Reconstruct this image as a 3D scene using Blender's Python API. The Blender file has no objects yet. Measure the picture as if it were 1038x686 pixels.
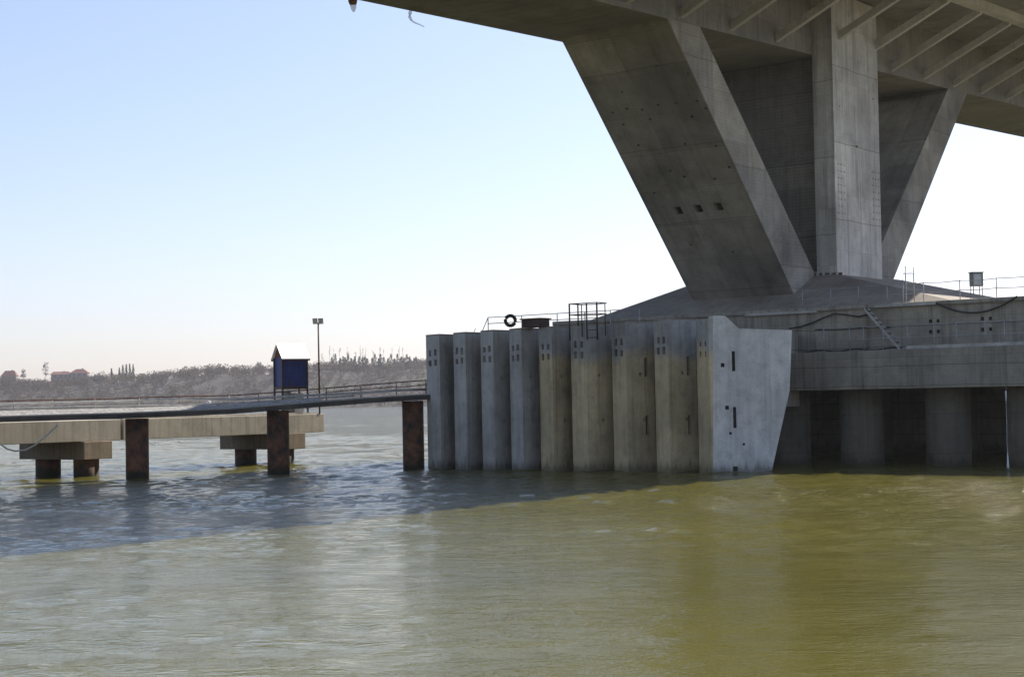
import bpy, bmesh, random
import numpy as np
from math import *
from mathutils import Vector, noise
random.seed(7)
rng = np.random.default_rng(5)
scene = bpy.context.scene
COL = scene.collection

# ------------------------------------------------------------------ frame of the bridge
# u runs along the deck, n across it (both in metres on the water plane), z up
TH = atan2(1231, 1650)
SU, CU = sin(TH), cos(TH)
def interp(*a): return float(np.interp(*a))
def P(u, n, z=0.0): return Vector((u*SU + n*CU, u*CU - n*SU, z))
UV3 = Vector((SU, CU, 0)); NV3 = Vector((CU, -SU, 0)); ZV = Vector((0, 0, 1))
CAM_H, FOC = 3.9, 1650.0
PITCH = atan((404.6-343)/FOC); ROLL = .02

# ------------------------------------------------------------------ materials
def new_mat(name):
    m = bpy.data.materials.new(name); m.use_nodes = True
    nt = m.node_tree
    b = nt.nodes['Principled BSDF']
    return m, nt, b
def N(nt, t, **k):
    n = nt.nodes.new(t)
    for a, v in k.items():
        if a in n.inputs.keys() if hasattr(n.inputs, 'keys') else False: n.inputs[a].default_value = v
        else: setattr(n, a, v)
    return n
def L(nt, a, b): nt.links.new(a, b)
def ramp(nt, fac, stops):
    r = nt.nodes.new('ShaderNodeValToRGB')
    e = r.color_ramp.elements
    while len(e) < len(stops): e.new(.5)
    for i, (p, c) in enumerate(stops):
        e[i].position = p; e[i].color = (*c, 1) if len(c) == 3 else c
    L(nt, fac, r.inputs[0]); return r
def g(v): return (v, v, v)
def mixrgb(nt, mode, fac, a, b):
    m = nt.nodes.new('ShaderNodeMix'); m.data_type = 'RGBA'; m.blend_type = mode; m.clamp_factor = True
    if isinstance(fac, (int, float)): m.inputs[0].default_value = fac
    else: L(nt, fac, m.inputs[0])
    for k, v in ((6, a), (7, b)):
        if isinstance(v, tuple): m.inputs[k].default_value = (*v, 1)
        else: L(nt, v, m.inputs[k])
    return m.outputs[2]
def noise_tex(nt, vec, scale, detail=5, rough=.6, mscale=None, loc=None):
    t = nt.nodes.new('ShaderNodeTexNoise')
    t.inputs['Scale'].default_value = scale; t.inputs['Detail'].default_value = detail; t.inputs['Roughness'].default_value = rough
    if mscale or loc:
        mp = nt.nodes.new('ShaderNodeMapping')
        if mscale: mp.inputs['Scale'].default_value = mscale
        if loc: mp.inputs['Location'].default_value = loc
        L(nt, vec, mp.inputs[0]); vec = mp.outputs[0]
    L(nt, vec, t.inputs['Vector']); return t.outputs[0]

def concrete(name, col, bw=2.4, bh=1.25, joint=.55, streak=.45, blotch=.45, wet=True, low_tint=None, plank=0., seed=0., rough=.88, tint=.12, lift=0., liftamt=.2):
    m, nt, b = new_mat(name)
    uv = nt.nodes.new('ShaderNodeUVMap').outputs[0]
    geo = nt.nodes.new('ShaderNodeNewGeometry').outputs['Position']
    big = noise_tex(nt, geo, .28, 6, .62, loc=(seed, seed*2, 0))
    mid = noise_tex(nt, geo, 1.6, 6, .65, loc=(seed*3, 0, seed))
    fin = noise_tex(nt, geo, 14, 5, .7)
    c0 = tuple(x*(1-blotch*.62) for x in col); c1 = tuple(min(1, x*(1+blotch*.55)) for x in col)
    c = ramp(nt, big, [(.30, c0), (.52, col), (.72, c1)]).outputs[0]
    c = mixrgb(nt, 'MULTIPLY', .8, c, ramp(nt, mid, [(.3, g(.72)), (.5, g(1)), (.7, g(1.14))]).outputs[0])
    c = mixrgb(nt, 'MULTIPLY', .7, c, ramp(nt, fin, [(.3, g(.8)), (.6, g(1.08))]).outputs[0])
    # formwork panels
    br = nt.nodes.new('ShaderNodeTexBrick'); br.offset = 0.0
    br.inputs['Scale'].default_value = 1.0
    br.inputs['Brick Width'].default_value = bw; br.inputs['Row Height'].default_value = bh
    br.inputs['Mortar Size'].default_value = .018; br.inputs['Mortar Smooth'].default_value = .6
    br.inputs['Color1'].default_value = (1, 1, 1, 1); br.inputs['Color2'].default_value = (1-tint*2, 1-tint*2, 1-tint*1.8, 1)
    br.inputs['Mortar'].default_value = (joint, joint, joint, 1)
    # joints wander a little
    wob = nt.nodes.new('ShaderNodeMapping'); wob.inputs['Location'].default_value = (seed*.7, seed*.3, 0)
    L(nt, uv, wob.inputs[0]); L(nt, wob.outputs[0], br.inputs['Vector'])
    c = mixrgb(nt, 'MULTIPLY', ramp(nt, mid, [(.35, g(.35)), (.65, g(1))]).outputs[0], c, br.outputs[0])
    if lift:
        lb = nt.nodes.new('ShaderNodeTexBrick'); lb.offset = 0.0; lb.inputs['Scale'].default_value = 1
        lb.inputs['Brick Width'].default_value = 60.; lb.inputs['Row Height'].default_value = lift; lb.inputs['Mortar Size'].default_value = .03; lb.inputs['Mortar Smooth'].default_value = .8
        lb.inputs['Color1'].default_value = (1+liftamt*1.1, 1+liftamt, 1+liftamt*.6, 1); lb.inputs['Color2'].default_value = (1-liftamt, 1-liftamt, 1-liftamt*.9, 1); lb.inputs['Mortar'].default_value = (.42, .40, .38, 1)
        lm = nt.nodes.new('ShaderNodeMapping'); lm.inputs['Location'].default_value = (25, -.9+seed*.1, 0); L(nt, uv, lm.inputs[0])
        # the pour line dips and rises slightly
        nz = nt.nodes.new('ShaderNodeTexNoise'); nz.inputs['Scale'].default_value = .6; L(nt, uv, nz.inputs['Vector'])
        va = nt.nodes.new('ShaderNodeVectorMath'); va.operation = 'MULTIPLY_ADD'; L(nt, nz.outputs[1], va.inputs[0]); va.inputs[1].default_value = (0, .14, 0); L(nt, lm.outputs[0], va.inputs[2])
        L(nt, va.outputs[0], lb.inputs['Vector'])
        c = mixrgb(nt, 'MULTIPLY', 1.0, c, lb.outputs[0])
    if plank:
        w = nt.nodes.new('ShaderNodeTexWave'); w.bands_direction = 'Y'; w.inputs['Scale'].default_value = 1.6
        w.inputs['Distortion'].default_value = 1.2; w.inputs['Detail'].default_value = 3
        L(nt, uv, w.inputs['Vector'])
        c = mixrgb(nt, 'MULTIPLY', plank, c, ramp(nt, w.outputs[1], [(0, g(.72)), (.25, g(1)), (1, g(1.05))]).outputs[0])
    # water runs, long in the vertical
    st = noise_tex(nt, uv, 1.0, 5, .7, mscale=(2.6, .10, 1), loc=(seed, 0, 0))
    c = mixrgb(nt, 'MULTIPLY', streak, c, ramp(nt, st, [(.34, g(.5)), (.5, g(1)), (.7, g(1.08))]).outputs[0])
    # pale lime spots
    lime = noise_tex(nt, geo, .9, 7, .75, loc=(11+seed, 4, 7))
    c = mixrgb(nt, 'MIX', ramp(nt, lime, [(.62, g(0)), (.78, g(.4))]).outputs[0], c, (.52, .51, .49))
    sep = nt.nodes.new('ShaderNodeSeparateXYZ'); L(nt, geo, sep.inputs[0])
    edge = noise_tex(nt, geo, .55, 4, .6, loc=(3, 9, 1))
    if low_tint:  # warmer tint below an uneven level
        zt, scol, amt = low_tint
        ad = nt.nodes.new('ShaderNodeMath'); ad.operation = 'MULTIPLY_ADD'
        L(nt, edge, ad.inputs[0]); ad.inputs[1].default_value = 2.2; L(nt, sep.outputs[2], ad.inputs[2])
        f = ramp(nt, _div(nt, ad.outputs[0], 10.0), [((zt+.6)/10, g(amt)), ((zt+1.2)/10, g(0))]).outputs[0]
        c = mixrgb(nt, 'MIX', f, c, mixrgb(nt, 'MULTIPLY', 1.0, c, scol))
    if wet:
        ad = nt.nodes.new('ShaderNodeMath'); ad.operation = 'MULTIPLY_ADD'
        L(nt, st, ad.inputs[0]); ad.inputs[1].default_value = -1.9; L(nt, sep.outputs[2], ad.inputs[2])
        sh = nt.nodes.new('ShaderNodeMath'); sh.operation = 'ADD'; sh.inputs[1].default_value = 2.7; L(nt, ad.outputs[0], sh.inputs[0])
        f = ramp(nt, _div(nt, sh.outputs[0], 4.0), [(.47, g(.7)), (.53, g(.25)), (.60, g(0))]).outputs[0]
        c = mixrgb(nt, 'MIX', f, c, (.05, .05, .03))
    L(nt, c, b.inputs['Base Color'])
    b.inputs['Roughness'].default_value = rough
    bp = nt.nodes.new('ShaderNodeBump'); bp.inputs['Strength'].default_value = .35; bp.inputs['Distance'].default_value = .03
    L(nt, mixrgb(nt, 'MULTIPLY', 1.0, fin, br.outputs[0]), bp.inputs['Height']); L(nt, bp.outputs[0], b.inputs['Normal'])
    return m
def _div(nt, s, d):
    n = nt.nodes.new('ShaderNodeMath'); n.operation = 'DIVIDE'; L(nt, s, n.inputs[0]); n.inputs[1].default_value = d
    return n.outputs[0]

def simple(name, col, rough=.7, metal=0., var=.3, scale=3., col2=None, bump=0.):
    m, nt, b = new_mat(name)
    geo = nt.nodes.new('ShaderNodeNewGeometry').outputs['Position']
    n1 = noise_tex(nt, geo, scale, 6, .65)
    c2 = col2 or tuple(x*(1-var) for x in col)
    c = ramp(nt, n1, [(.36, c2), (.62, col)]).outputs[0]
    L(nt, c, b.inputs['Base Color'])
    b.inputs['Roughness'].default_value = rough; b.inputs['Metallic'].default_value = metal
    if bump:
        bp = nt.nodes.new('ShaderNodeBump'); bp.inputs['Strength'].default_value = bump; bp.inputs['Distance'].default_value = .02
        L(nt, n1, bp.inputs['Height']); L(nt, bp.outputs[0], b.inputs['Normal'])
    return m

M = {}
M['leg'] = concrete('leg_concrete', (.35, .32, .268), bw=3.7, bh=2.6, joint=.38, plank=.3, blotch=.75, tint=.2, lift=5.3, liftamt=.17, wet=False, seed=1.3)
M['col'] = concrete('column_concrete', (.54, .51, .455), lift=4.6, liftamt=.10, bw=.62, bh=3.4, joint=.66, streak=.7, blotch=.45, plank=.12, wet=False, seed=4.1)
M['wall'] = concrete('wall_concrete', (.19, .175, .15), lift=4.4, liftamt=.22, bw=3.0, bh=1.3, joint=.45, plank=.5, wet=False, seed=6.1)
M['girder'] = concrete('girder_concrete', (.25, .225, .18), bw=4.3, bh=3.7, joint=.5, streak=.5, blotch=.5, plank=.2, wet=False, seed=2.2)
M['strut'] = concrete('strut_concrete', (.50, .47, .40), bw=30, bh=30, joint=.9, wet=False, blotch=.2, streak=.2, seed=3.0)
M['cap'] = concrete('cap_concrete', (.38, .345, .285), bw=4.6, bh=2.05, joint=.5, plank=.14, streak=.8, blotch=.6, lift=1.05, liftamt=.05, seed=8.4)
M['mound'] = concrete('mound_concrete', (.33, .285, .23), bw=6, bh=3, joint=.7, wet=False, streak=.25, seed=9.4)
M['panel'] = concrete('panel_concrete', (.46, .435, .395), bw=40, bh=40, joint=.9, streak=.5, blotch=.4, seed=5.2)
M['panel_warm'] = concrete('warm_panel_concrete', (.39, .375, .345), bw=40, bh=40, joint=.9, streak=.6, blotch=.5, seed=7.7, low_tint=(6.35, (1.5, 1.24, .80), 1.0))  # lower part of these panels is tinted warmer
M['panel_pale'] = concrete('pale_panel_concrete', (.66, .63, .585), bw=2.75, bh=4.1, joint=.86, streak=.45, blotch=.42, tint=.03, seed=3.7)
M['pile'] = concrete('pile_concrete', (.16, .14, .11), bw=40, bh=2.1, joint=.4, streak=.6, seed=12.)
M['jetty'] = concrete('jetty_concrete', (.41, .365, .29), bw=5.2, bh=5, joint=.6, streak=.6, blotch=.35, seed=15., wet=True)
M['block'] = concrete('shaded_block_concrete', (.25, .195, .135), bw=20, bh=20, joint=.7, streak=.7, blotch=.5, seed=17.)  # darker than the jetty beams: shade on the blocks put into the colour
M['hole'] = simple('socket_shade_black', (.016, .015, .014), .95)  # near-black colour stands in for shade inside sockets and slots
M['rust'] = simple('rusty_steel', (.20, .085, .04), .85, 0, scale=1.7, col2=(.05, .032, .025), bump=.4)
nt_ = M['rust'].node_tree; b_ = nt_.nodes['Principled BSDF']; src_ = b_.inputs['Base Color'].links[0].from_socket
g_ = nt_.nodes.new('ShaderNodeNewGeometry').outputs['Position']; sp_ = nt_.nodes.new('ShaderNodeSeparateXYZ'); L(nt_, g_, sp_.inputs[0])
ad_ = nt_.nodes.new('ShaderNodeMath'); ad_.operation = 'MULTIPLY_ADD'; L(nt_, noise_tex(nt_, g_, 2.2, 5, .7), ad_.inputs[0]); ad_.inputs[1].default_value = -1.6; L(nt_, sp_.outputs[2], ad_.inputs[2])
sh_ = nt_.nodes.new('ShaderNodeMath'); sh_.operation = 'ADD'; sh_.inputs[1].default_value = 2.4; L(nt_, ad_.outputs[0], sh_.inputs[0])
L(nt_, mixrgb(nt_, 'MIX', ramp(nt_, _div(nt_, sh_.outputs[0], 4.0), [(.45, g(.9)), (.56, g(0))]).outputs[0], src_, (.022, .024, .012)), b_.inputs['Base Color'])
M['darksteel'] = simple('dark_steel', (.045, .042, .04), .6, .3, scale=4, col2=(.10, .05, .03))
M['galv'] = simple('galvanised_steel', (.42, .43, .44), .55, .4, scale=4)
M['paleplank'] = simple('pale_plank', (.55, .53, .49), .8, scale=2, var=.4)
M['railpaint'] = simple('worn_rail', (.50, .46, .42), .7, scale=.8, col2=(.16, .075, .045))
M['rubber'] = simple('black_rubber', (.022, .022, .022), .7)
M['blue'] = simple('blue_sheet', (.02, .038, .20), .5, var=.35, scale=1.5)
M['white'] = simple('white_sheet', (.82, .82, .80), .45, var=.08, scale=2)
for k_ in ('blue', 'white'):
    nt_ = M[k_].node_tree; wv_ = nt_.nodes.new('ShaderNodeTexWave'); wv_.bands_direction = 'X'; wv_.inputs['Scale'].default_value = 2.2; wv_.inputs['Distortion'].default_value = .15
    L(nt_, nt_.nodes.new('ShaderNodeUVMap').outputs[0], wv_.inputs['Vector'])
    bp_ = nt_.nodes.new('ShaderNodeBump'); bp_.inputs['Strength'].default_value = .6; bp_.inputs['Distance'].default_value = .03
    L(nt_, wv_.outputs[1], bp_.inputs['Height']); L(nt_, bp_.outputs[0], nt_.nodes['Principled BSDF'].inputs['Normal'])
M['redwood'] = simple('red_brown_boards', (.13, .035, .025), .8)
M['cabinet'] = simple('grey_green_cabinet', (.17, .20, .17), .6, var=.25)
M['glass'] = simple('lamp_glass', (.55, .57, .58), .15)
M['ramp'] = simple('ramp_plate', (.125, .105, .085), .8, scale=.7, col2=(.05, .048, .045))
M['ramptop'] = simple('pale_dusty_ramp_top', (.48, .45, .40), .9, scale=.8, var=.35)
M['gravel'] = simple('pale_gravel', (.42, .40, .37), .95, scale=5, var=.45, bump=.8)
M['rope'] = simple('pale_rope', (.62, .58, .52), .9)
def thin_cloth(name, col):
    m, nt, b = new_mat(name)
    b.inputs['Base Color'].default_value = (*col, 1); b.inputs['Roughness'].default_value = .9
    tr = nt.nodes.new('ShaderNodeBsdfTranslucent'); tr.inputs[0].default_value = (*col, 1)
    mx = nt.nodes.new('ShaderNodeMixShader'); mx.inputs[0].default_value = .6
    tp = nt.nodes.new('ShaderNodeBsdfTransparent'); m2 = nt.nodes.new('ShaderNodeMixShader'); m2.inputs[0].default_value = .55
    L(nt, b.outputs[0], mx.inputs[1]); L(nt, tr.outputs[0], mx.inputs[2]); L(nt, mx.outputs[0], m2.inputs[1]); L(nt, tp.outputs[0], m2.inputs[2]); L(nt, m2.outputs[0], nt.nodes['Material Output'].inputs[0])
    return m
M['rag'] = thin_cloth('thin_pale_cloth', (.88, .82, .76))
M['boot'] = simple('brown_cloth', (.30, .16, .11), .9)
M['rooftile'] = simple('terracotta_tiles', (.25, .105, .075), .9, scale=.6)
M['plaster'] = simple('cream_plaster', (.34, .30, .25), .9)
M['bark'] = simple('bark', (.12, .095, .085), .95)
M['twig'] = simple('twigs', (.16, .125, .115), .95)
M['conifer'] = simple('dark_needles', (.025, .040, .025), .95)
M['yellowleaf'] = simple('young_leaves', (.17, .18, .06), .9)
M['spray'] = None

# wood: bare crowns, colour drifts from mauve to brown to olive
m, nt, b = new_mat('bare_wood')
geo = nt.nodes.new('ShaderNodeNewGeometry').outputs['Position']
n1 = noise_tex(nt, geo, .028, 5, .7); n2 = noise_tex(nt, geo, .25, 3, .7)
c = ramp(nt, n1, [(.30, (.048, .045, .028)), (.45, (.082, .062, .052)), (.58, (.095, .070, .048)), (.70, (.072, .074, .030))]).outputs[0]
c = mixrgb(nt, 'MULTIPLY', .8, c, ramp(nt, n2, [(.3, g(.6)), (.7, g(1.35))]).outputs[0])
L(nt, c, b.inputs['Base Color']); b.inputs['Roughness'].default_value = 1
tr = nt.nodes.new('ShaderNodeBsdfTranslucent'); L(nt, c, tr.inputs[0]); mx = nt.nodes.new('ShaderNodeMixShader'); mx.inputs[0].default_value = .5
L(nt, b.outputs[0], mx.inputs[1]); L(nt, tr.outputs[0], mx.inputs[2]); L(nt, mx.outputs[0], nt.nodes['Material Output'].inputs[0])
M['wood'] = m
# hillside ground
m, nt, b = new_mat('hillside')
geo = nt.nodes.new('ShaderNodeNewGeometry').outputs['Position']
n1 = noise_tex(nt, geo, .02, 6, .7)
L(nt, ramp(nt, n1, [(.35, (.032, .026, .022)), (.5, (.048, .038, .031)), (.66, (.053, .053, .028))]).outputs[0], b.inputs['Base Color'])
b.inputs['Roughness'].default_value = 1
M['hill'] = m
# falling water
m, nt, b = new_mat('falling_water')
b.inputs['Base Color'].default_value = (.85, .88, .9, 1); b.inputs['Roughness'].default_value = .2
M['spray'] = m
# river
m, nt, b = new_mat('river_water')
geo = nt.nodes.new('ShaderNodeNewGeometry').outputs['Position']
b.inputs['IOR'].default_value = 1.333; b.inputs['Specular Tint'].default_value = (.80, .90, 1, 1); b.inputs['Roughness'].default_value = .06
bn = noise_tex(nt, geo, .06, 4, .6)
L(nt, ramp(nt, bn, [(.35, (.082, .073, .011)), (.65, (.104, .092, .016))]).outputs[0], b.inputs['Base Color'])
def wavemap(rot, sc):
    mp = nt.nodes.new('ShaderNodeMapping'); mp.inputs['Rotation'].default_value = (0, 0, rot); mp.inputs['Scale'].default_value = sc
    L(nt, geo, mp.inputs[0]); return mp.outputs[0]
w1 = noise_tex(nt, wavemap(.12, (.9, 2.0, 1)), 1.0, 3, .55)
w2 = noise_tex(nt, wavemap(-.1, (2.6, 5.2, 1)), 1.0, 4, .6)
w3 = noise_tex(nt, wavemap(.5, (8, 12, 1)), 1.0, 3, .6)
patch = noise_tex(nt, wavemap(.1, (.05, .12, 1)), 1.0, 3, .5)
def mth(op, a, bb, cc=None):
    n = nt.nodes.new('ShaderNodeMath'); n.operation = op
    for i, v in enumerate((a, bb, cc)):
        if v is None: continue
        if isinstance(v, (int, float)): n.inputs[i].default_value = v
        else: L(nt, v, n.inputs[i])
    return n.outputs[0]
hsum = mth('MULTIPLY_ADD', w1, .042, mth('MULTIPLY_ADD', w2, .036, mth('MULTIPLY', w3, .014)))
spy = nt.nodes.new('ShaderNodeSeparateXYZ'); L(nt, geo, spy.inputs[0])
chop = nt.nodes.new('ShaderNodeMapRange'); L(nt, spy.outputs[1], chop.inputs[0])
for i_, v_ in ((1, 36.), (2, 66.), (3, 1.), (4, 3.2)): chop.inputs[i_].default_value = v_
amp = mth('MULTIPLY', chop.outputs[0], mth('MULTIPLY_ADD', patch, 1.3, .35))
bp = nt.nodes.new('ShaderNodeBump'); bp.inputs['Strength'].default_value = 1.0; bp.inputs['Distance'].default_value = 1.0
L(nt, mth('MULTIPLY', hsum, amp), bp.inputs['Height']); L(nt, bp.outputs[0], b.inputs['Normal'])
M['water'] = m

# ------------------------------------------------------------------ mesh helpers
class MB:
    def __init__(self): self.bm = bmesh.new()
    def face(self, pts):
        return self.bm.faces.new([self.bm.verts.new(Vector(p)) for p in pts])
    def hexa(self, a, b_):            # two matching loops of points -> closed prism
        va = [self.bm.verts.new(Vector(p)) for p in a]; vb = [self.bm.verts.new(Vector(p)) for p in b_]
        self.bm.faces.new(va); self.bm.faces.new(vb[::-1])
        k = len(va)
        for i in range(k): self.bm.faces.new([va[i], va[(i+1) % k], vb[(i+1) % k], vb[i]])
    def box(self, u0, u1, n0, n1, z0, z1):
        self.hexa([P(u0, n0, z0), P(u1, n0, z0), P(u1, n1, z0), P(u0, n1, z0)], [P(u0, n0, z1), P(u1, n0, z1), P(u1, n1, z1), P(u0, n1, z1)])
    def obox(self, c, ex, ey, ez):    # centre and half axes
        c = Vector(c); ex = Vector(ex); ey = Vector(ey); ez = Vector(ez)
        lo = [c-ex-ey-ez, c+ex-ey-ez, c+ex+ey-ez, c-ex+ey-ez]
        self.hexa(lo, [p+2*ez for p in lo])
    def tube(self, pts, r, seg=8, caps=True):
        pts = [Vector(p) for p in pts]; rings = []
        rs = r if isinstance(r, (list, tuple)) else [r]*len(pts)
        for i, p in enumerate(pts):
            d = (pts[min(i+1, len(pts)-1)] - pts[max(i-1, 0)]).normalized()
            a = d.cross(ZV if abs(d.z) < .95 else Vector((1, 0, 0))).normalized(); b_ = d.cross(a)
            rings.append([self.bm.verts.new(p + rs[i]*(cos(2*pi*k/seg)*a + sin(2*pi*k/seg)*b_)) for k in range(seg)])
        for r0, r1 in zip(rings, rings[1:]):
            for k in range(seg):
                f = self.bm.faces.new([r0[k], r0[(k+1) % seg], r1[(k+1) % seg], r1[k]]); f.smooth = True
        if caps: self.bm.faces.new(rings[0][::-1]); self.bm.faces.new(rings[-1])
    def holed(self, o, ex, ez, W, H, holes, depth):
        """a W x H face with basis ex, ez; each hole (x0, x1, y0, y1) is recessed by the vector depth"""
        o = Vector(o); ex = Vector(ex); ez = Vector(ez); depth = Vector(depth)
        xs = sorted({0, W, *[h[0] for h in holes], *[h[1] for h in holes]}); ys = sorted({0, H, *[h[2] for h in holes], *[h[3] for h in holes]})
        pt = lambda x, y: o + ex*x + ez*y
        cache = {}
        def v(x, y):
            if (x, y) not in cache: cache[(x, y)] = self.bm.verts.new(pt(x, y))
            return cache[(x, y)]
        for i in range(len(xs)-1):
            for j in range(len(ys)-1):
                cx, cy = (xs[i]+xs[i+1])/2, (ys[j]+ys[j+1])/2
                if any(h[0] < cx < h[1] and h[2] < cy < h[3] for h in holes): continue
                self.bm.faces.new([v(xs[i], ys[j]), v(xs[i+1], ys[j]), v(xs[i+1], ys[j+1]), v(xs[i], ys[j+1])])
        for x0, x1, y0, y1 in holes:
            q = [pt(x0, y0), pt(x1, y0), pt(x1, y1), pt(x0, y1)]
            for k in range(4): self.face([q[k], q[(k+1) % 4], q[(k+1) % 4]+depth, q[k]+depth])
            f = self.face([p+depth for p in q]); f.material_index = 1
def add_uv(me):
    uvl = me.uv_layers.new(name='UVMap')
    for p in me.polygons:
        n = p.normal
        if abs(n.z) > .94: t, bt = UV3, NV3
        else:
            t = ZV.cross(n).normalized(); bt = n.cross(t)
        for li in p.loop_indices:
            co = me.vertices[me.loops[li].vertex_index].co
            uvl.data[li].uv = (co.dot(t), co.dot(bt))
WL = {}
def obj(name, mb, mat, parent=None, loc=None, bevel=0., recalc=True):
    bm = mb.bm if isinstance(mb, MB) else mb
    if recalc: bmesh.ops.recalc_face_normals(bm, faces=bm.faces[:])
    me = bpy.data.meshes.new(name); bm.to_mesh(me); bm.free()
    mats = mat if isinstance(mat, list) else [mat]
    for mm in mats: me.materials.append(mm)
    add_uv(me)
    if loc is None:
        if parent is not None: loc = WL[parent.name]
        else:
            cs = [v.co for v in me.vertices]
            loc = Vector((sum(c.x for c in cs)/len(cs), sum(c.y for c in cs)/len(cs), min(c.z for c in cs)))
    loc = Vector(loc)
    me.transform(__import__('mathutils').Matrix.Translation(-loc)); me.update()
    o = bpy.data.objects.new(name, me); COL.objects.link(o)
    if parent is not None:
        o.parent = parent; o.location = loc - WL[parent.name]
    else: o.location = loc
    WL[o.name] = loc
    if bevel:
        md = o.modifiers.new('edge_softening', 'BEVEL'); md.width = bevel; md.segments = 2; md.limit_method = 'ANGLE'; md.angle_limit = radians(35)
    return o
def tag(o, label=None, cat=None, group=None, kind=None):
    if label: o['label'] = label
    if cat: o['category'] = cat
    if group: o['group'] = group
    if kind: o['kind'] = kind
    return o
def thing(name, loc, label, cat, group=None):
    o = bpy.data.objects.new(name, None); COL.objects.link(o); o.location = loc; o.empty_display_size = .3
    WL[o.name] = Vector(loc); return tag(o, label, cat, group)
def copy_tree(o, delta, label=None):
    c = o.copy(); COL.objects.link(c); c.location = o.location + delta; WL[c.name] = WL[o.name] + delta
    if label: c['label'] = label
    for ch in list(o.children):
        d = ch.copy(); COL.objects.link(d); d.parent = c
        for gch in list(ch.children):
            e = gch.copy(); COL.objects.link(e); e.parent = d
    return c

# ------------------------------------------------------------------ camera
cd = bpy.data.cameras.new('camera'); cam = bpy.data.objects.new('camera', cd); COL.objects.link(cam); scene.camera = cam
cd.sensor_width = 36; cd.lens = 36*FOC/1038; cd.clip_end = 20000; cd.clip_start = .3
from mathutils import Matrix
F = Vector((0, cos(PITCH), sin(PITCH))); U0 = Vector((0, -sin(PITCH), cos(PITCH))); R0 = Vector((1, 0, 0))
Rr = R0*cos(ROLL) - U0*sin(ROLL); Vv = U0*cos(ROLL) + R0*sin(ROLL)
cam.matrix_world = Matrix(((Rr.x, Vv.x, -F.x, 0), (Rr.y, Vv.y, -F.y, 0), (Rr.z, Vv.z, -F.z, CAM_H), (0, 0, 0, 1)))

# ------------------------------------------------------------------ light
SUN_AZ, SUN_EL = radians(47), radians(42)      # azimuth from +Y towards +X
sdir = Vector((sin(SUN_AZ)*cos(SUN_EL), cos(SUN_AZ)*cos(SUN_EL), sin(SUN_EL)))
sl = bpy.data.lights.new('sun', 'SUN'); sl.energy = 5.0; sl.angle = radians(.53); sl.color = (1, .94, .85)
so = bpy.data.objects.new('sun', sl); COL.objects.link(so); so.rotation_euler = sdir.to_track_quat('Z', 'Y').to_euler(); so.location = (60, 0, 80)
w = bpy.data.worlds.new('World'); scene.world = w; w.use_nodes = True
wn = w.node_tree; bg = wn.nodes['Background']
sky = wn.nodes.new('ShaderNodeTexSky'); sky.sky_type = 'NISHITA'; sky.sun_disc = False
sky.sun_elevation = SUN_EL; sky.sun_rotation = SUN_AZ; sky.air_density = 1.0; sky.dust_density = .7; sky.ozone_density = 1.6
tcw = wn.nodes.new('ShaderNodeTexCoord'); spw = wn.nodes.new('ShaderNodeSeparateXYZ'); wn.links.new(tcw.outputs['Generated'], spw.inputs[0])
hzr_ = ramp(wn, spw.outputs[2], [(0.0, (.80, .775, .97)), (.10, (.97, .88, .98)), (.28, (1.17, 1.02, .97)), (.5, (1.15, 1.11, 1.17)), (1.0, (1.12, 1.14, 1.25))])
wn.links.new(mixrgb(wn, 'MULTIPLY', 1.0, sky.outputs[0], hzr_.outputs[0]), bg.inputs[0]); bg.inputs[1].default_value = .10
scene.view_settings.view_transform = 'Standard'; scene.view_settings.look = 'None'
scene.view_settings.exposure = .81; scene.view_settings.gamma = 1

# ------------------------------------------------------------------ water
def axis(lo, hi, step, far):
    a = list(np.arange(lo, hi+1e-6, step)); s = step; x = hi
    right = []
    while x < far: s *= 1.35; x = min(far, x+s); right.append(x)
    s = step; x = lo; left = []
    while x > -far: s *= 1.35; x = max(-far, x-s); left.append(x)
    return np.array(left[::-1] + a + right)
xs = axis(-36, 36, .2, 120.); xs = xs[np.abs(xs) < 37]
xs = np.concatenate([[-2600, -1500, -800, -400, -220, -150], np.arange(-100, -36.3, .5), xs, np.arange(36.8, 100, .5), [150, 220, 400, 800, 1500, 2600]])
ys = np.concatenate([[-380, -150, -50, 0, 8, 12], np.arange(14, 70, .2), np.arange(70, 110, .28), np.arange(110, 190, .5), np.arange(190, 420, 1.0), [440, 480, 560, 700, 900, 1150, 1400, 2000, 2600]])
sx_ = np.gradient(xs); sy_ = np.gradient(ys); STEP = np.maximum(*np.meshgrid(sx_, sy_))
X, Y = np.meshgrid(xs, ys)
Z = np.zeros_like(X)
for k in range(44):
    lam = .62*(5./.62)**rng.random()**1.2; th = rng.normal(1.45, .75)
    kx, ky = 2*pi/lam*cos(th), 2*pi/lam*sin(th)
    Z += np.clip(lam/(2.2*STEP)-1, 0, 1)*.0031*lam**.38*np.sin(kx*X + ky*Y + rng.random()*6.28 + .5*np.sin(.11*X+.07*Y+k))
mod = .75 + .45*np.sin(.09*X+.21*Y) * np.sin(.13*Y-.05*X)
Z *= mod
Z *= (1 + 1.5*np.clip((Y-36)/30, 0, 1)) * (1 - .45*np.clip((Y-104)/40, 0, 1))     # the current is choppier round the piles
Z *= np.clip((100-np.abs(X))/10, 0, 1) * np.clip((420-Y)/60, 0, 1) * np.clip((Y-14)/2, 0, 1)
me = bpy.data.meshes.new('water')
nx, ny = len(xs), len(ys)
idx = np.arange(nx*ny).reshape(ny, nx)
quads = np.stack([idx[:-1, :-1], idx[:-1, 1:], idx[1:, 1:], idx[1:, :-1]], -1).reshape(-1, 4)
me.from_pydata(np.stack([X, Y, Z], -1).reshape(-1, 3).tolist(), [], quads.tolist()); me.update()
me.polygons.foreach_set('use_smooth', [True]*len(me.polygons)); me.materials.append(M['water'])
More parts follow.
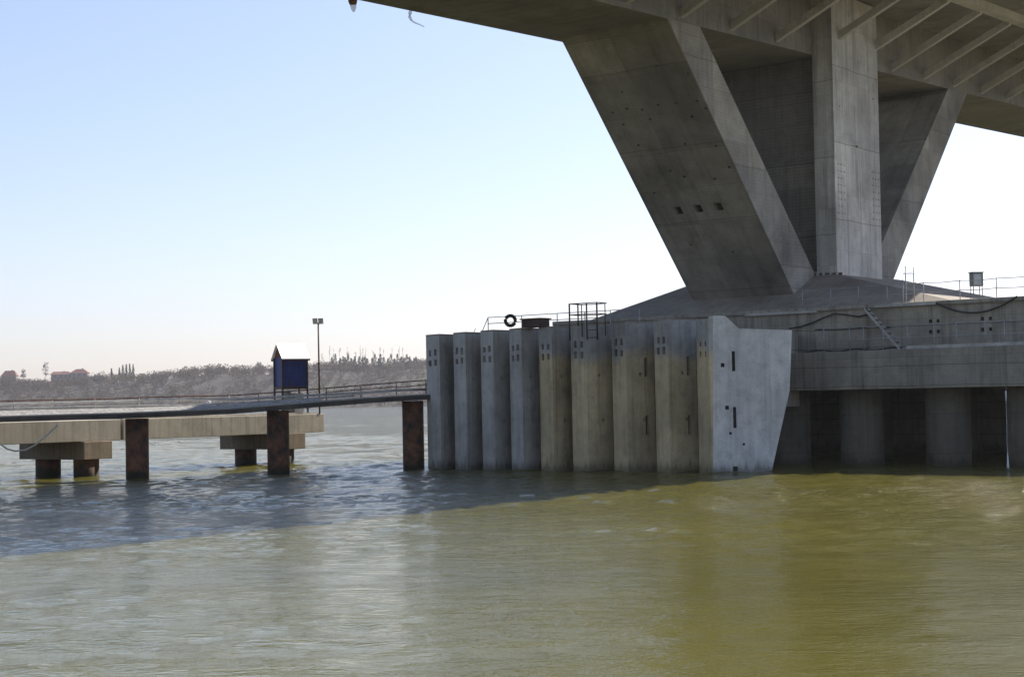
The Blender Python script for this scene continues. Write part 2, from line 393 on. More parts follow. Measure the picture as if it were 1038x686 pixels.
wo = bpy.data.objects.new('water', me); COL.objects.link(wo); tag(wo, 'olive green river water with small ripples', 'water', kind='structure')

# ------------------------------------------------------------------ bridge deck
NN, NF = -43.34, -50.75                       # near and far edges of the girder soffit
GR = .046
def zs(u): return 23.5 + GR*(u-73.46)
UA, UB = -70., 330.
HB = 3.65                                     # soffit to slab
deck = thing('bridge_deck', P(93, -47, zs(93)), 'long grey concrete bridge deck with slanting struts overhead', 'bridge deck')
mb = MB()
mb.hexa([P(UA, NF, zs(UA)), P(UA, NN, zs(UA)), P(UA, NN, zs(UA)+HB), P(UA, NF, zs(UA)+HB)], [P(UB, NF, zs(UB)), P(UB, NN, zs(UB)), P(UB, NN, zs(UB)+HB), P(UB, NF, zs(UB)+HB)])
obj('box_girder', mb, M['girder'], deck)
N0, N1 = -62.3, -31.4
sec = [(N0, HB+.55), (N0, HB+.28), (NF-6.2, HB+.02), (NN+6.2, HB+.02), (N1, HB+.28), (N1, HB+.55)]
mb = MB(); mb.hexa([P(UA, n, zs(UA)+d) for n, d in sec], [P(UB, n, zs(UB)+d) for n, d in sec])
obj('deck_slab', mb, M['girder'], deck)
for n in (N0+.2, N1-.2):
    mb = MB(); s4 = [(n-.22, HB+.552), (n+.22, HB+.552), (n+.22, HB+1.15), (n-.22, HB+1.15)]
    mb.hexa([P(UA, a, zs(UA)+d) for a, d in s4], [P(UB, a, zs(UB)+d) for a, d in s4]); obj('parapet', mb, M['girder'], deck)
for s in (1, -1):
    e = (NN if s > 0 else NF) + s*6.3
    mb = MB(); s4 = [(e-.35, HB-.45), (e+.35, HB-.45), (e+.4, HB+.1), (e-.4, HB+.1)]
    mb.hexa([P(UA, a, zs(UA)+d) for a, d in s4], [P(UB, a, zs(UB)+d) for a, d in s4]); obj('edge_beam', mb, M['strut'], deck)
first = {}
for s in (1, -1):
    for k in range(-8, 24):
        u = 73.6 + 5.35*k + (.0 if k < 3 else .2)
        e0 = NN if s > 0 else NF
        delta = P(u, 0, GR*(u-73.6)) - P(73.6, 0, 0)
        if s not in first:
            mb = MB(); z0 = zs(73.6)
            a = [(e0-s*.3, .25), (e0-s*.3, .65), ]
            lo = [P(73.6-.17, e0-s*.2, z0+.12), P(73.6+.17, e0-s*.2, z0+.12), P(73.6+.17, e0-s*.2, z0+.6), P(73.6-.17, e0-s*.2, z0+.6)]
            hi = [P(73.6-.17, e0+s*6.1, z0+3.05), P(73.6+.17, e0+s*6.1, z0+3.05), P(73.6+.17, e0+s*6.1, z0+3.5), P(73.6-.17, e0+s*6.1, z0+3.5)]
            mb.hexa(lo, hi)
            o = obj('strut', mb, M['strut'], deck); first[s] = o; base = o.location.copy(); bu = 73.6
            o.location = base + delta
        else:
            o = first[s].copy(); COL.objects.link(o); o.parent = deck; o.location = base + delta

# ------------------------------------------------------------------ bridge pier
pier = thing('bridge_pier', P(92, -47, 8.6), 'grey concrete pier of a column between two slanting legs', 'bridge pier')
Wd = NN - NF - .04
def lerp(a, b_, t): return tuple(x+(y-x)*t for x, y in zip(a, b_))
def leg(out_t, out_b, in_t, in_b, holes):
    # outer and inner edges in the near plane as (u, z)
    def ext(t, b_, z): k = (z-t[1])/(b_[1]-t[1]); return (t[0]+(b_[0]-t[0])*k, z)
    zt = zs(out_t[0]) + .35; zt2 = zs(in_t[0]) + .35
    o0, o1 = ext(out_t, out_b, 7.6), ext(out_t, out_b, zt)
    i0, i1 = ext(in_t, in_b, 7.6), ext(in_t, in_b, zt2)
    nn, nf = NN-.02, NF+.6
    mb = MB()
    A0, A1, B0, B1 = P(o0[0], nf, o0[1]), P(o1[0], nf, o1[1]), P(o0[0], nn, o0[1]), P(o1[0], nn, o1[1])
    C0, C1, D0, D1 = P(i0[0], nf, i0[1]), P(i1[0], nf, i1[1]), P(i0[0], nn, i0[1]), P(i1[0], nn, i1[1])
    ez = (A1-A0); H = ez.length; ez = ez/H
    dpt = (D0-B0).normalized()*.35
    mb.holed(A0, NV3, ez, (B0-A0).length, H, holes, dpt)
    mb.face([C0, C1, D1, D0]); mb.face([B0, B1, D1, D0]); mb.face([A0, A1, C1, C0]); mb.face([A0, B0, D0, C0]); mb.face([A1, B1, D1, C1])
    bmesh.ops.remove_doubles(mb.bm, verts=mb.bm.verts[:], dist=.001)
    return mb, H
lh = []
def dot(x, y, s=.07): lh.append((x-s, x+s, y-s, y+s))
for x, y in ((.9, 17.0), (1.9, 17.1), (2.8, 16.9), (3.9, 17.05), (5.0, 17.0), (6.3, 16.95), (1.2, 16.1), (3.0, 16.2), (5.6, 16.0), (6.6, 16.4), (2.1, 18.2), (6.5, 18.7), (1.5, 14.6), (4.4, 14.3), (6.2, 13.9), (2.7, 12.6), (5.2, 11.7), (1.0, 11.2), (3.4, 12.1), (6.4, 12.4), (4.9, 19.5), (1.7, 7.2), (4.2, 6.4)): dot(x, y)
for x in (2.0, 3.32, 4.64): lh.append((x-.24, x+.24, 9.5, 10.05))
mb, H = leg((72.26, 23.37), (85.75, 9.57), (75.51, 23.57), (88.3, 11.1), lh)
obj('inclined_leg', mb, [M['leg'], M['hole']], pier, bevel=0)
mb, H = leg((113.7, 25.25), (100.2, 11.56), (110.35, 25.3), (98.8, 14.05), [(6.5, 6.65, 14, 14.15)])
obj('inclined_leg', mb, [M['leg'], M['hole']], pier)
# the cross wall and its two columns
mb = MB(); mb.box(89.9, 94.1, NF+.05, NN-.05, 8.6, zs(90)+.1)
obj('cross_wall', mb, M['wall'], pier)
for s in (1, -1):
    e = (NN if s > 0 else NF); outer = e + s*1.3; inner = e + s*.0
    b0, b1, t0, t1, zb, ztp = 88.65, 95.65, 88.85, 95.0, 8.6, zs(89)+HB+.1
    mb = MB()
    holes = []
    Wc = t1-t0
    for r_ in range(8):
        for c_ in range(3):
            for x0 in (.45, 5.35):
                if random.random() < .9:
                    x = x0 + c_*.42 + random.uniform(-.03, .03); y = 6.0 + r_*.42
                    holes.append((x-.055, x+.055, y-.05, y+.05))
    holes += [(3.0, 3.3, 10.2, 10.34), (5.6, 5.75, 13.5, 13.6), (.8, .95, 12.4, 12.5)]
    o = P(b0, outer, zb); ez = (P(t0, outer, ztp) - o); H = ez.length; ez = ez/H
    # near face as a sheared rectangle of constant width, the taper is carried by the side faces
    mb.holed(o, UV3, ez, Wc+.3, H, holes, NV3*(-s*.12))
    q = [P(b0, outer, zb), P(b0+Wc+.3, outer, zb), P(b0+Wc+.3, inner, zb), P(b0, inner, zb)]
    tt = [P(t0, outer, ztp), P(t0+Wc+.3, outer, ztp), P(t0+Wc+.3, inner, ztp), P(t0, inner, ztp)]
    mb.face([q[1], q[2], tt[2], tt[1]]); mb.face([q[2], q[3], tt[3], tt[2]]); mb.face([q[3], q[0], tt[0], tt[3]]); mb.face(q); mb.face(tt)
    bmesh.ops.remove_doubles(mb.bm, verts=mb.bm.verts[:], dist=.001)
    obj('column', mb, [M['col'], M['hole']], pier)

# ------------------------------------------------------------------ pile cap
cap = thing('pile_cap', P(92, -44, 4), 'broad grey concrete pile cap standing over the water', 'pile cap')
CE = -23.5
mb = MB(); mb.box(81.5, 104, -57.7, CE, 4.6, 8.35)
obj('cap_body', mb, M['cap'], cap)
mb = MB(); mb.box(80.0, 81.495, -41.0, CE, 4.05, 6.1); obj('ledge_beam', mb, M['cap'], cap, bevel=.04)
mb = MB(); mb.box(81.35, 82.1, -57.6, CE-.02, 8.352, 8.6); obj('rim_kerb', mb, M['cap'], cap, bevel=.03)
mb = MB(); mb.box(73.7, 81.34, -60.6, -41.02, 3.2, 7.15); obj('deck_block', mb, M['cap'], cap)
# sloping top
bs = [(82.12, -57.4), (104, -57.6), (104, -30.5), (82.12, -30.5)]; tp = [(89.0, -51.0), (98.5, -53.6), (100.5, -43.2), (89.0, -43.2)]
mb = MB(); mb.hexa([P(u, n, 8.1) for u, n in bs], [P(u, n, 11.2) for u, n in tp]); obj('mound', mb, M['mound'], cap)
for (u0, u1, n0, n1) in ((103.2, 104.1, -61.9, CE-.1), (82, 104, -57.6, -57.0)):
    mb = MB(); mb.box(u0, u1, n0, n1, -1.5, 4.59); obj('skirt_wall', mb, M['cap'], cap)

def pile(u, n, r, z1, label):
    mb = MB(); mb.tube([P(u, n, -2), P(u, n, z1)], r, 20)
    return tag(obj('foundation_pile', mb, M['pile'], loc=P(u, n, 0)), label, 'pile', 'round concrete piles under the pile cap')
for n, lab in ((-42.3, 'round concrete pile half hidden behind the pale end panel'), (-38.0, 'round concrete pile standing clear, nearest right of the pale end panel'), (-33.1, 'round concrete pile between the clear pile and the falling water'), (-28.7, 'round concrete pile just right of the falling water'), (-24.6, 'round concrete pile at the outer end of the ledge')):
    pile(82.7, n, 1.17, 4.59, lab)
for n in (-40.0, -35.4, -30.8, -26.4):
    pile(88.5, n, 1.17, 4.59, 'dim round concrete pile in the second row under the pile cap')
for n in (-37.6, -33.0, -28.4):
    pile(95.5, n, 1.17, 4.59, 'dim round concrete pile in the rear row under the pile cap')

# ------------------------------------------------------------------ fender panels
def ray(x, y):
    a = (x-519)/FOC; b_ = (343-y)/FOC
    return F + a*Rr + b_*Vv
def un(v): return (v.x*SU + v.y*CU, v.x*CU - v.y*SU)
def n_at(x, y, u):       # where the sight line crosses the plane u
    q = ray(x, y); qu, qn = un(q); k = u/qu; return qn*k, CAM_H + q.z*k
FU = 72.2
ROW = [  # left edge, ridge, right edge (measured on the row), top, ridge forward
    (434, 447.5, 461, 7.62, .75), (461.8, 474, 488.6, 7.66, .75), (489.6, 502.2, 518, 7.70, .75), (518.8, 531, 547.8, 7.72, .75),
    (548.8, 562, 580.4, 7.72, .8), (581.2, 597, 622, 7.74, .85), (622.8, 637, 665, 7.76, .9), (666, 680, 708, 7.78, .95)]
PL = ['grey fender panel standing leftmost in the row, beside the last rusty ramp pile', 'grey fender panel whose top is just left of the low end of the top railing',
      'grey fender panel left of the tyre and dark steel box', 'grey fender panel topped by the tyre and dark steel box', 'fender panel between the dark steel box and the caged ladder',
      'warm tinted fender panel behind the caged ladder', 'warm tinted fender panel right of the caged ladder, with a slot near its top', 'warm tinted fender panel right next to the pale end panel']
for i, (xl, xr, xe, zt, fw) in enumerate(ROW):
    uL = FU+.1; uR = FU-.32; uE = FU+fw*1.35
    nl = n_at(xl, 470, uL)[0]; nr = n_at(xr, 472, uR)[0]; ne = n_at(xe, 470, uE)[0]
    t = thing('fender_panel', P(FU, (nl+ne)/2, 0), PL[i], 'fender panel', 'fender panels along the pile cap')
    z0 = -1.5
    a, r_, e = P(uL, nl, z0), P(uR, nr, z0), P(uE, ne, z0)
    back = UV3*.55
    mb = MB(); Hh = zt - z0
    # left face, with four square sockets
    ex = r_-a; Wl = ex.length; ex = ex/Wl
    hz = zt - 1.72 - z0
    sock = [(Wl*f-.12*random.uniform(.8, 1.15), Wl*f+.12*random.uniform(.8, 1.15), hz+dz+random.uniform(-.02, .03), hz+dz+.33+random.uniform(-.04, .06)) for f in (.29, .70) for dz in (0, .56)]
    inn = Vector((ex.y, -ex.x, 0)); inn = inn if inn.dot(UV3) > 0 else -inn
    mb.holed(a, ex, ZV, Wl, Hh, sock, inn*.22)
    ex2 = e-r_; W2 = ex2.length; ex2 = ex2/W2
    inn2 = Vector((ex2.y, -ex2.x, 0)); inn2 = inn2 if inn2.dot(UV3-NV3) > 0 else -inn2
    hs = [(W2*.5-.07, W2*.5+.07, 5.0-z0, 5.18-z0), (W2*.62-.07, W2*.62+.07, 2.6-z0, 2.78-z0)]
    if i >= 5:
        f = .72; hs += [(W2*f-.1, W2*f+.1, 4.95-z0, 5.95-z0), (W2*f-.1, W2*f+.1, 1.9-z0, 2.9-z0)]
    if i == 5: hs = hs[:2]
    mb.holed(r_, ex2, ZV, W2, Hh, hs, inn2*.22)
    up = ZV*Hh; aB, eB = a+back, e+back
    mb.face([a, aB, aB+up, a+up]); mb.face([e, eB, eB+up, e+up]); mb.face([aB, eB, eB+up, aB+up]); mb.face([a, r_, e, eB, aB]); mb.face([a+up, r_+up, e+up, eB+up, aB+up])
    bmesh.ops.remove_doubles(mb.bm, verts=mb.bm.verts[:], dist=.001)
    obj('slab', mb, [M['panel_warm' if i >= 4 else 'panel'], M['hole']], t)
    # a rust-stained capping strip
    mb = MB(); mb.hexa([p+up+ZV*.002 for p in (a, r_, e, eB, aB)], [p+up+ZV*.09 for p in (a, r_, e, eB, aB)])
    obj('capping', mb, M['mound'], t)
# the pale end panel, a slab cut to a slanting edge
t = thing('fender_panel', P(72.5, -40, 0), 'large pale end panel with a slanting lower right edge', 'fender panel', 'fender panels along the pile cap')
p0 = P(71.25, n_at(722, 479, 71.25)[0], 0); p1 = P(73.5, n_at(775, 478, 73.5)[0], 0)
e = (p1-p0).normalized(); nrm = Vector((e.y, -e.x, 0)); nrm = -nrm if nrm.dot(UV3) > 0 else nrm
def on_plane(x, y):
    q = ray(x, y); o = Vector((0, 0, CAM_H)); k = (p0-o).dot(nrm)/q.dot(nrm); return o+q*k
poly = [(722.5, 320), (735, 320), (749, 333), (803, 334.5), (800.5, 396), (775, 478), (767, 505), (722.5, 505)]
pp = [on_plane(*q) for q in poly]
for q in pp:
    if q.z < 0: q.z = -1.5
mb = MB(); mb.hexa(pp, [q - nrm*.55 for q in pp]); obj('slab', mb, M['panel_pale'], t, bevel=.02)
def slot(x, y, w_, h_):
    c = on_plane(x, y); mb = MB(); mb.obox(c - nrm*.05, e*w_/2, nrm*.053, ZV*h_/2); obj('slot', mb, M['hole'], t)  # raised block, coloured black to paint the slot's inner shade
slot(743.5, 366, .17, 1.0); slot(744.8, 423, .17, 1.05)
for x, y, s in ((732.5, 370, .2), (737, 413, .2), (740.5, 439, .13), (754, 450, .12), (745.5, 475, .25)): slot(x, y, s, s)
# its short return face on the left, with sockets
nl = n_at(709, 474, FU)[0]
a = P(FU, nl, -1.5); r_ = Vector((p0.x, p0.y, -1.5)) - e*.012; ex = r_-a; Wl = ex.length; ex = ex/Wl
mb = MB(); inn = Vector((ex.y, -ex.x, 0)); inn = inn if inn.dot(UV3) > 0 else -inn
mb.holed(a, ex, ZV, Wl, 9.25, [(Wl*f-.1, Wl*f+.1, 7.35+dz, 7.62+dz) for f in (.32, .72) for dz in (0, .52)], inn*.2)
for fc in mb.bm.faces[:]: pass
up = ZV*9.25; aB, rB = a+inn*.5, r_+inn*.5
mb.face([a, aB, aB+up, a+up]); mb.face([r_, rB, rB+up, r_+up]); mb.face([aB, rB, rB+up, aB+up]); mb.face([a+up, r_+up, rB+up, aB+up]); mb.face([a, r_, rB, aB])
bmesh.ops.remove_doubles(mb.bm, verts=mb.bm.verts[:], dist=.001)
obj('return_slab', mb, [M['panel_warm'], M['hole']], t)

# ------------------------------------------------------------------ railings and small things on the cap
def railing(name, label, posts, height, rails, mat, r=.026, group=None, cat='railing', sag=0.):
    t = thing(name, posts[len(posts)//2], label, cat, group)
    for p in posts:
        mb = MB(); mb.tube([Vector(p), Vector(p)+ZV*height], r, 6); obj('post', mb, mat, t)
    for hgt in rails:
        pts = []
        for i, p in enumerate(posts):
            pts.append(Vector(p)+ZV*hgt)
            if sag and i < len(posts)-1: pts.append((Vector(p)+Vector(posts[i+1]))/2 + ZV*(hgt-sag*random.uniform(.3, 1)))
        mb = MB(); mb.tube(pts, r*.85, 6); obj('rail', mb, mat, t)
    return t
rl = railing('guard_railing', 'thin steel railing along the top behind the narrow fender panels', [P(75.5, n, 7.15) for n in (-58.05, -55.6, -53.1, -51.2, -49.5, -47.6)], 1.58, (1.2, 1.56), M['galv'], .03)
mb = MB(); mb.tube([P(75.5, -58.8, 7.4), P(75.5, -58.06, 8.68)], .024, 6); obj('brace', mb, M['galv'], rl)
mb = MB(); mb.tube([P(75.4, -59.4, 7.4), P(75.4, -58.9, 8.1)], .018, 6); obj('brace', mb, M['galv'], rl)
railing('rim_railing', 'thin steel railing along the rim of the pile cap', [P(82.0, n, 8.6) for n in (-41.0, -39.3, -37.65, -36.0, -33.95, -31.95, -30.0, -28.0, -26.0, -24.0)], 1.05, (.52, 1.02), M['galv'], .026, sag=.05)
lr = railing('ledge_railing', 'pale steel posts and thin rails along the lower ledge', [P(80.2, n, 6.1) for n in (-38.9, -37.4, -36.6, -35.5, -34.15, -32.7, -31.5, -30.0, -29.0, -27.2, -25.4, -24.2)], 1.3, (.62, 1.26), M['galv'], .032, sag=.04)
mb = MB(); mb.box(80.12, 80.17, -34.2, CE-.3, 6.102, 6.27); obj('toe_board', mb, M['paleplank'], lr)
tag(obj('edge_plank', (lambda q: (q.box(81.20, 81.345, -44.2, -39.8, 8.30, 8.44), q)[1])(MB()), M['paleplank']), 'pale plank fixed along the rim beside the left slanting leg', 'plank', 'planks along the rim')
tag(obj('edge_plank', (lambda q: (q.box(81.20, 81.345, -36.4, -33.0, 8.40, 8.53), q)[1])(MB()), M['paleplank']), 'pale plank fixed along the rim above the metal stair', 'plank', 'planks along the rim')

# caged ladder: hoop cage over the edge
t = thing('caged_ladder', P(71.0, -48.2, 6.9), 'dark caged ladder hooked over the warm tinted panels', 'ladder')
LU = 70.95
for n in (-49.1, -47.35):
    mb = MB(); mb.tube([P(LU, n, 6.93), P(LU, n, 8.9)], .05, 6); obj('stile', mb, M['darksteel'], t)
for n in (-48.55, -48.0):
    mb = MB(); mb.tube([P(LU, n, 6.95 if n > -48.2 else 7.7), P(LU, n, 8.86)], .045, 6); obj('stile', mb, M['darksteel'], t)
for z in (8.88, 8.3):
    mb = MB()
    mb.tube([P(LU, -49.1, z), P(LU, -47.35, z), P(LU+1.0, -47.4, z), P(LU+1.3, -48.2, z), P(LU+1.0, -49.05, z), P(LU, -49.1, z)], .03, 6); obj('hoop', mb, M['darksteel'], t)
for z in (7.05, 7.45, 7.85):
    mb = MB(); mb.tube([P(LU, -48.0, z), P(LU, -47.35, z)], .022, 6); obj('rung', mb, M['darksteel'], t)
for n in (-49.0, -47.5):
    mb = MB(); mb.tube([P(LU+1.0, n, 7.16), P(LU+1.0, n, 8.88)], .03, 6); obj('stile', mb, M['darksteel'], t)
# steel box and tyre
t = thing('steel_box', P(71.9, -52.3, 7.8), 'dark steel box with a rusty rim on top of a narrow panel', 'steel box')
mb = MB(); a = [P(71.95, -53.0, 7.815), P(71.95, -51.75, 7.815), P(72.85, -51.75, 7.815), P(72.85, -53.0, 7.815)]
mb.hexa(a, [p+ZV*.42 for p in a]); obj('box_body', mb, M['darksteel'], t, bevel=.02)
mb = MB(); a = [P(71.87, -53.08, 8.237), P(71.87, -51.67, 8.237), P(72.93, -51.67, 8.237), P(72.93, -53.08, 8.237)]
mb.hexa(a, [p+ZV*.07 for p in a]); obj('lid', mb, M['rust'], t)
mb = MB(); c = P(71.3, -53.28, 8.2); ax = (NV3*.8+UV3*.6).normalized()
ring = [c + .27*(cos(k*pi/12)*ax + sin(k*pi/12)*ZV) for k in range(25)]
mb.tube(ring, .10, 10, caps=False); tag(obj('tyre', mb, M['rubber']), 'black rubber tyre hanging beside the dark steel box', 'tyre')
# scaffold frame
t = thing('scaffold_frame', P(82.4, -35, 8.6), 'thin upright scaffold poles rising above the rim railing', 'scaffold')
for n, u, z in ((-35.05, 82.3, 10.6), (-34.72, 82.6, 10.55), (-35.35, 82.6, 9.9)):
    mb = MB(); mb.tube([P(u, n, 7.9 if u < 82.5 else 8.3), P(u, n, z)], .03, 6); obj('pole', mb, M['galv'], t)
mb = MB(); mb.tube([P(82.3, -35.2, 10.2), P(82.6, -34.6, 10.2)], .025, 6); obj('cross_tube', mb, M['galv'], t)
mb = MB(); mb.tube([P(82.3, -35.3, 9.7), P(82.6, -34.6, 9.7)], .025, 6); obj('cross_tube', mb, M['galv'], t)
# electric cabinet on legs
q = ray(990, 298); un_, k = un(q), 0
CUu = 84.5
nC, zC = n_at(990, 297, CUu)
t = thing('control_cabinet', P(CUu, nC, zC), 'grey green electric cabinet on legs at the right of the rim', 'cabinet')
ex = Vector((.98, .2, 0)); ey = Vector((-.2, .98, 0)); c = P(CUu, nC, 0)
mb = MB(); mb.obox(c+ZV*(zC+.72), ex*.31, ey*.2, ZV*.36); obj('cabinet_body', mb, M['cabinet'], t, bevel=.02)
mb = MB(); mb.obox(c+ZV*(zC+.72)-ey*.208-ex*.04, ex*.22, ey*.01, ZV*.29); obj('door', mb, M['galv'], t)
mb = MB(); mb.obox(c+ZV*(zC+1.10), ex*.36, ey*.25, ZV*.018); obj('rain_lid', mb, M['cabinet'], t)
for sx in (-1, 1):
    for sy in (-1, 1):
        mb = MB(); mb.tube([c+ex*.27*sx+ey*.15*sy+ZV*(zC-.6), c+ex*.25*sx+ey*.15*sy+ZV*(zC+.36)], .025, 6); obj('leg', mb, M['cabinet'], t)
# stair from rim to ledge
t = thing('metal_stair', P(80.6, -35, 6.1), 'steep pale metal stair from the rim down to the ledge', 'stair')
nt0, zt0 = n_at(878, 316, 81.0); nt1, zt1 = n_at(914, 353, 80.6)
top, bot = P(81.0, nt0, 8.35), P(80.6, nt1, 6.12)
for off in (-.28, .28):
    mb = MB(); d = UV3*off*.9
    a_, b_ = top+d, bot+d
    w_ = (b_-a_).normalized(); hgt = ZV*.09
    mb.hexa([a_-hgt+UV3*.02, a_+hgt+UV3*.02, b_+hgt+UV3*.02, b_-hgt+UV3*.02], [a_-hgt-UV3*.02, a_+hgt-UV3*.02, b_+hgt-UV3*.02, b_-hgt-UV3*.02])
    obj('stringer', mb, M['paleplank'], t)
for k in range(9):
    p = top.lerp(bot, (k+.5)/9); mb = MB(); mb.obox(p, NV3*.1, UV3*.23, ZV*.02); obj('tread', mb, M['darksteel'], t)
# hoses
def hang(name, label, a, b_, drop, r, mat, cat='hose', mid=.5):
    a, b_ = Vector(a), Vector(b_); pts = []
    for k in range(15):
        f = k/14; x = f**(log(.5)/log(mid)); pts.append(a.lerp(b_, f) - ZV*drop*4*x*(1-x))
    mb = MB(); mb.tube(pts, r, 6); return tag(obj(name, mb, mat), label, cat)
na, za = n_at(948, 312, 81.2); nb, zb = n_at(1031, 311, 81.2)
hang('cable', 'black cable hanging in a loop below the rim on the right', P(81.28, na, 8.5), P(81.28, nb, 8.6), .68, .05, M['rubber'], 'cable')
mb = MB(); mb.tube([P(81.25, n_at(x, y, 81.25)[0], n_at(x, y, 81.25)[1]) for x, y in ((800, 333), (812, 331), (824, 327), (835, 322), (846, 318), (858, 319), (870, 321), (879, 319))], .05, 6)
tag(obj('cable', mb, M['rubber']), 'black cable looping over the rim right of the pale end panel', 'cable')
mb = MB(); mb.tube([P(80.4, n, 6.16+.05*sin(n*3)) for n in np.arange(-40.2, -34.6, .3)], .05, 6)
tag(obj('hose', mb, M['rubber']), 'dark hose lying along the left part of the ledge', 'hose')
mb = MB(); mb.tube([P(81.42, n, 7.35+.03*sin(n*2)) for n in np.arange(-40.0, -35.4, .4)], .03, 6)
tag(obj('cable', mb, M['rubber']), 'thin cable fixed level on the wall behind the ledge railing', 'cable')
# square sockets in the rim wall: raised blocks, black painted for inner shade
t = None
for nc in (-33.4, -30.6, -28.0):
    for dn in (0, .42):
        for z in (7.0, 7.55):
            mb = MB(); mb.box(81.46, 81.497, nc+dn-.07, nc+dn+.07, z-.09, z+.09); obj('wall_socket', mb, M['hole'], cap)
# timber rack between leg and column
t = thing('timber_rack', P(88.2, -42.2, 10.9), 'pale upright timbers before a dark strip painted as a shaded gap beside the column foot', 'timbers')
for k, x in enumerate((829, 835, 842, 849)):
    n_, z_ = n_at(x, 287, 88.3); mb = MB(); mb.obox(P(88.3, n_, z_+.28), UV3*.06, NV3*.05, ZV*.42); obj('post', mb, M['paleplank'], t)
n0_, z0_ = n_at(824, 279, 88.38); n1_, _ = n_at(853, 279, 88.38)
mb = MB(); mb.box(88.40, 88.52, n0_, n1_, z0_-.45, z0_+.06); obj('plank', mb, M['darksteel'], t)  # dark board stands in for the shaded gap behind the posts
# little bracket by the left leg
n_, z_ = n_at(698, 296, 95); t = thing('bent_post', P(95, n_, z_), 'small bent steel post beside the foot of the left leg', 'post')
mb = MB(); mb.tube([P(95, n_, z_-.5), P(95, n_, z_+.55), P(95, n_+.3, z_+.6)], .05, 6); obj('pipe', mb, M['darksteel'], t)
# water falling from a drain
n_, z_ = n_at(1021, 398, 80.05)
t = thing('drain_outlet', P(79.95, n_, 4.05), 'thin white stream of water falling from a drain in the ledge', 'drain')
mb = MB(); mb.tube([P(80.3, n_, 4.03), P(79.9, n_, 4.0), P(79.85, n_, 3.85)], .06, 8); obj('pipe', mb, M['darksteel'], t)
mb = MB(); mb.tube([P(79.85, n_, 3.84), P(79.83, n_+.005, 3.4), P(79.84, n_, 3.2)], [.035, .025, .006], 6); obj('water_stream', mb, M['spray'], t)
mb = MB(); mb.tube([P(79.84, n_, 3.2), P(79.82, n_+.01, 2.2), P(79.83, n_-.01, 1.2), P(79.83, n_, .75)], [.006, .009, .007, .018], 6); obj('water_stream', mb, M['spray'], t)
mb = MB(); mb.tube([P(79.83, n_, .75), P(79.83, n_, .3), P(79.83, n_, -.1)], [.022, .04, .08], 6); obj('water_stream', mb, M['spray'], t)
# rags and rope ends below the deck edge
def edge_hit(x, y):
    q = ray(x, y); u_, n_ = un(q); k = (NF+.0)/n_; return Vector((0, 0, CAM_H))+q*k
a = edge_hit(357, -6); t = thing('hanging_rag', a, 'pale rag with a brown top hanging below the deck edge', 'rag')
top = edge_hit(356, -4); 
mb = MB(); mb.tube([edge_hit(357, -7), edge_hit(357.5, 1), edge_hit(358, 5)], [.06, .22, .16], 8); obj('knot', mb, M['boot'], t)
mb = MB(); mb.tube([edge_hit(358, 5), edge_hit(358.3, 9), edge_hit(358.6, 12.5)], [.16, .13, .04], 8); obj('tail', mb, M['rag'], t)
mb = MB(); mb.tube([edge_hit(417.5, 6), edge_hit(416.5, 10.5), edge_hit(415.5, 14), edge_hit(415, 17), edge_hit(417, 21)], [.06, .06, .10, .09, .05], 6)
mb.tube([edge_hit(417, 21), edge_hit(421, 23.5), edge_hit(425, 25), edge_hit(430, 27.5)], [.04, .035, .03, .02], 6)
tag(obj('rope', mb, M['rag']), 'frayed pale rope end dangling from the deck edge', 'rope')

# ------------------------------------------------------------------ ramp walkway on steel piles
RA = Vector((-20.5, 88.7, 0)); RB = Vector((-5.9, 94.4, 0)); rd = (RB-RA).normalized(); rn = Vector((rd.y, -rd.x, 0))   # rn points to the camera
def rpt(px, off):   # a point of the walkway's line under column px
    q = ray(px, 410); o = RA+rn*off; k = ((o).dot(rn))/q.dot(rn); v = q*k; v.z = 0; return v
prof = [(-90, 3.20), (0, 3.20), (128, 3.25), (230, 3.36), (322, 3.66), (380, 3.84), (437, 3.96)]
rw = thing('ramp_walkway', rpt(230, 0)+ZV*3.3, 'low walkway sloping up on rusty steel piles to the fender panels', 'walkway')
HW = 1.15
def ribbon(off0, off1, dz0, dz1, x0=-90, x1=437):
    mb = MB(); sec = []
    for px in sorted({x0, x1, *[q[0] for q in prof if x0 < q[0] < x1]}):
        z = interp(px, [q[0] for q in prof], [q[1] for q in prof]); c = rpt(px, 0)
        sec.append([c+rn*off0+ZV*(z+dz0), c+rn*off1+ZV*(z+dz0), c+rn*off1+ZV*(z+dz1), c+rn*off0+ZV*(z+dz1)])
    vs = [[mb.bm.verts.new(p) for p in s] for s in sec]
    for s0, s1 in zip(vs, vs[1:]):
        for k in range(4): mb.bm.faces.new([s0[k], s0[(k+1) % 4], s1[(k+1) % 4], s1[k]])
    mb.bm.faces.new(vs[0]); mb.bm.faces.new(vs[-1][::-1]); return mb
obj('girder', ribbon(-HW, HW, .04, .30), M['ramp'], rw)
obj('planking', ribbon(-HW+.06, HW-.06, .302, .37), M['ramptop'], rw)
def rail(px_y, off, r, mat, name='rail'):
    mb = MB(); pts = []
    for px, y in px_y:
        c = rpt(px, off); pts.append(Vector((c.x, c.y, CAM_H + ray(px, y).z/ray(px, y).y*c.y)))
    mb.tube(pts, r, 6); return obj(name, mb, mat, rw)
def wob(a, b_, k, j): return [(a[0]+(b_[0]-a[0])*i/k, a[1]+(b_[1]-a[1])*i/k+random.uniform(-j, j)) for i in range(k+1)]
NB, FB = .95, -.95
rail(wob((-60, 408), (230, 400.8), 7, .5)+wob((250, 400), (322, 394.5), 3, .4)+wob((350, 392), (437, 384.8), 3, .4), FB, .036, M['rust'])
rail(wob((-60, 411.5), (230, 404.5), 7, .4)+wob((250, 404.2), (437, 394), 5, .5), FB+.05, .075, M['paleplank'])
mb = MB(); sec = []
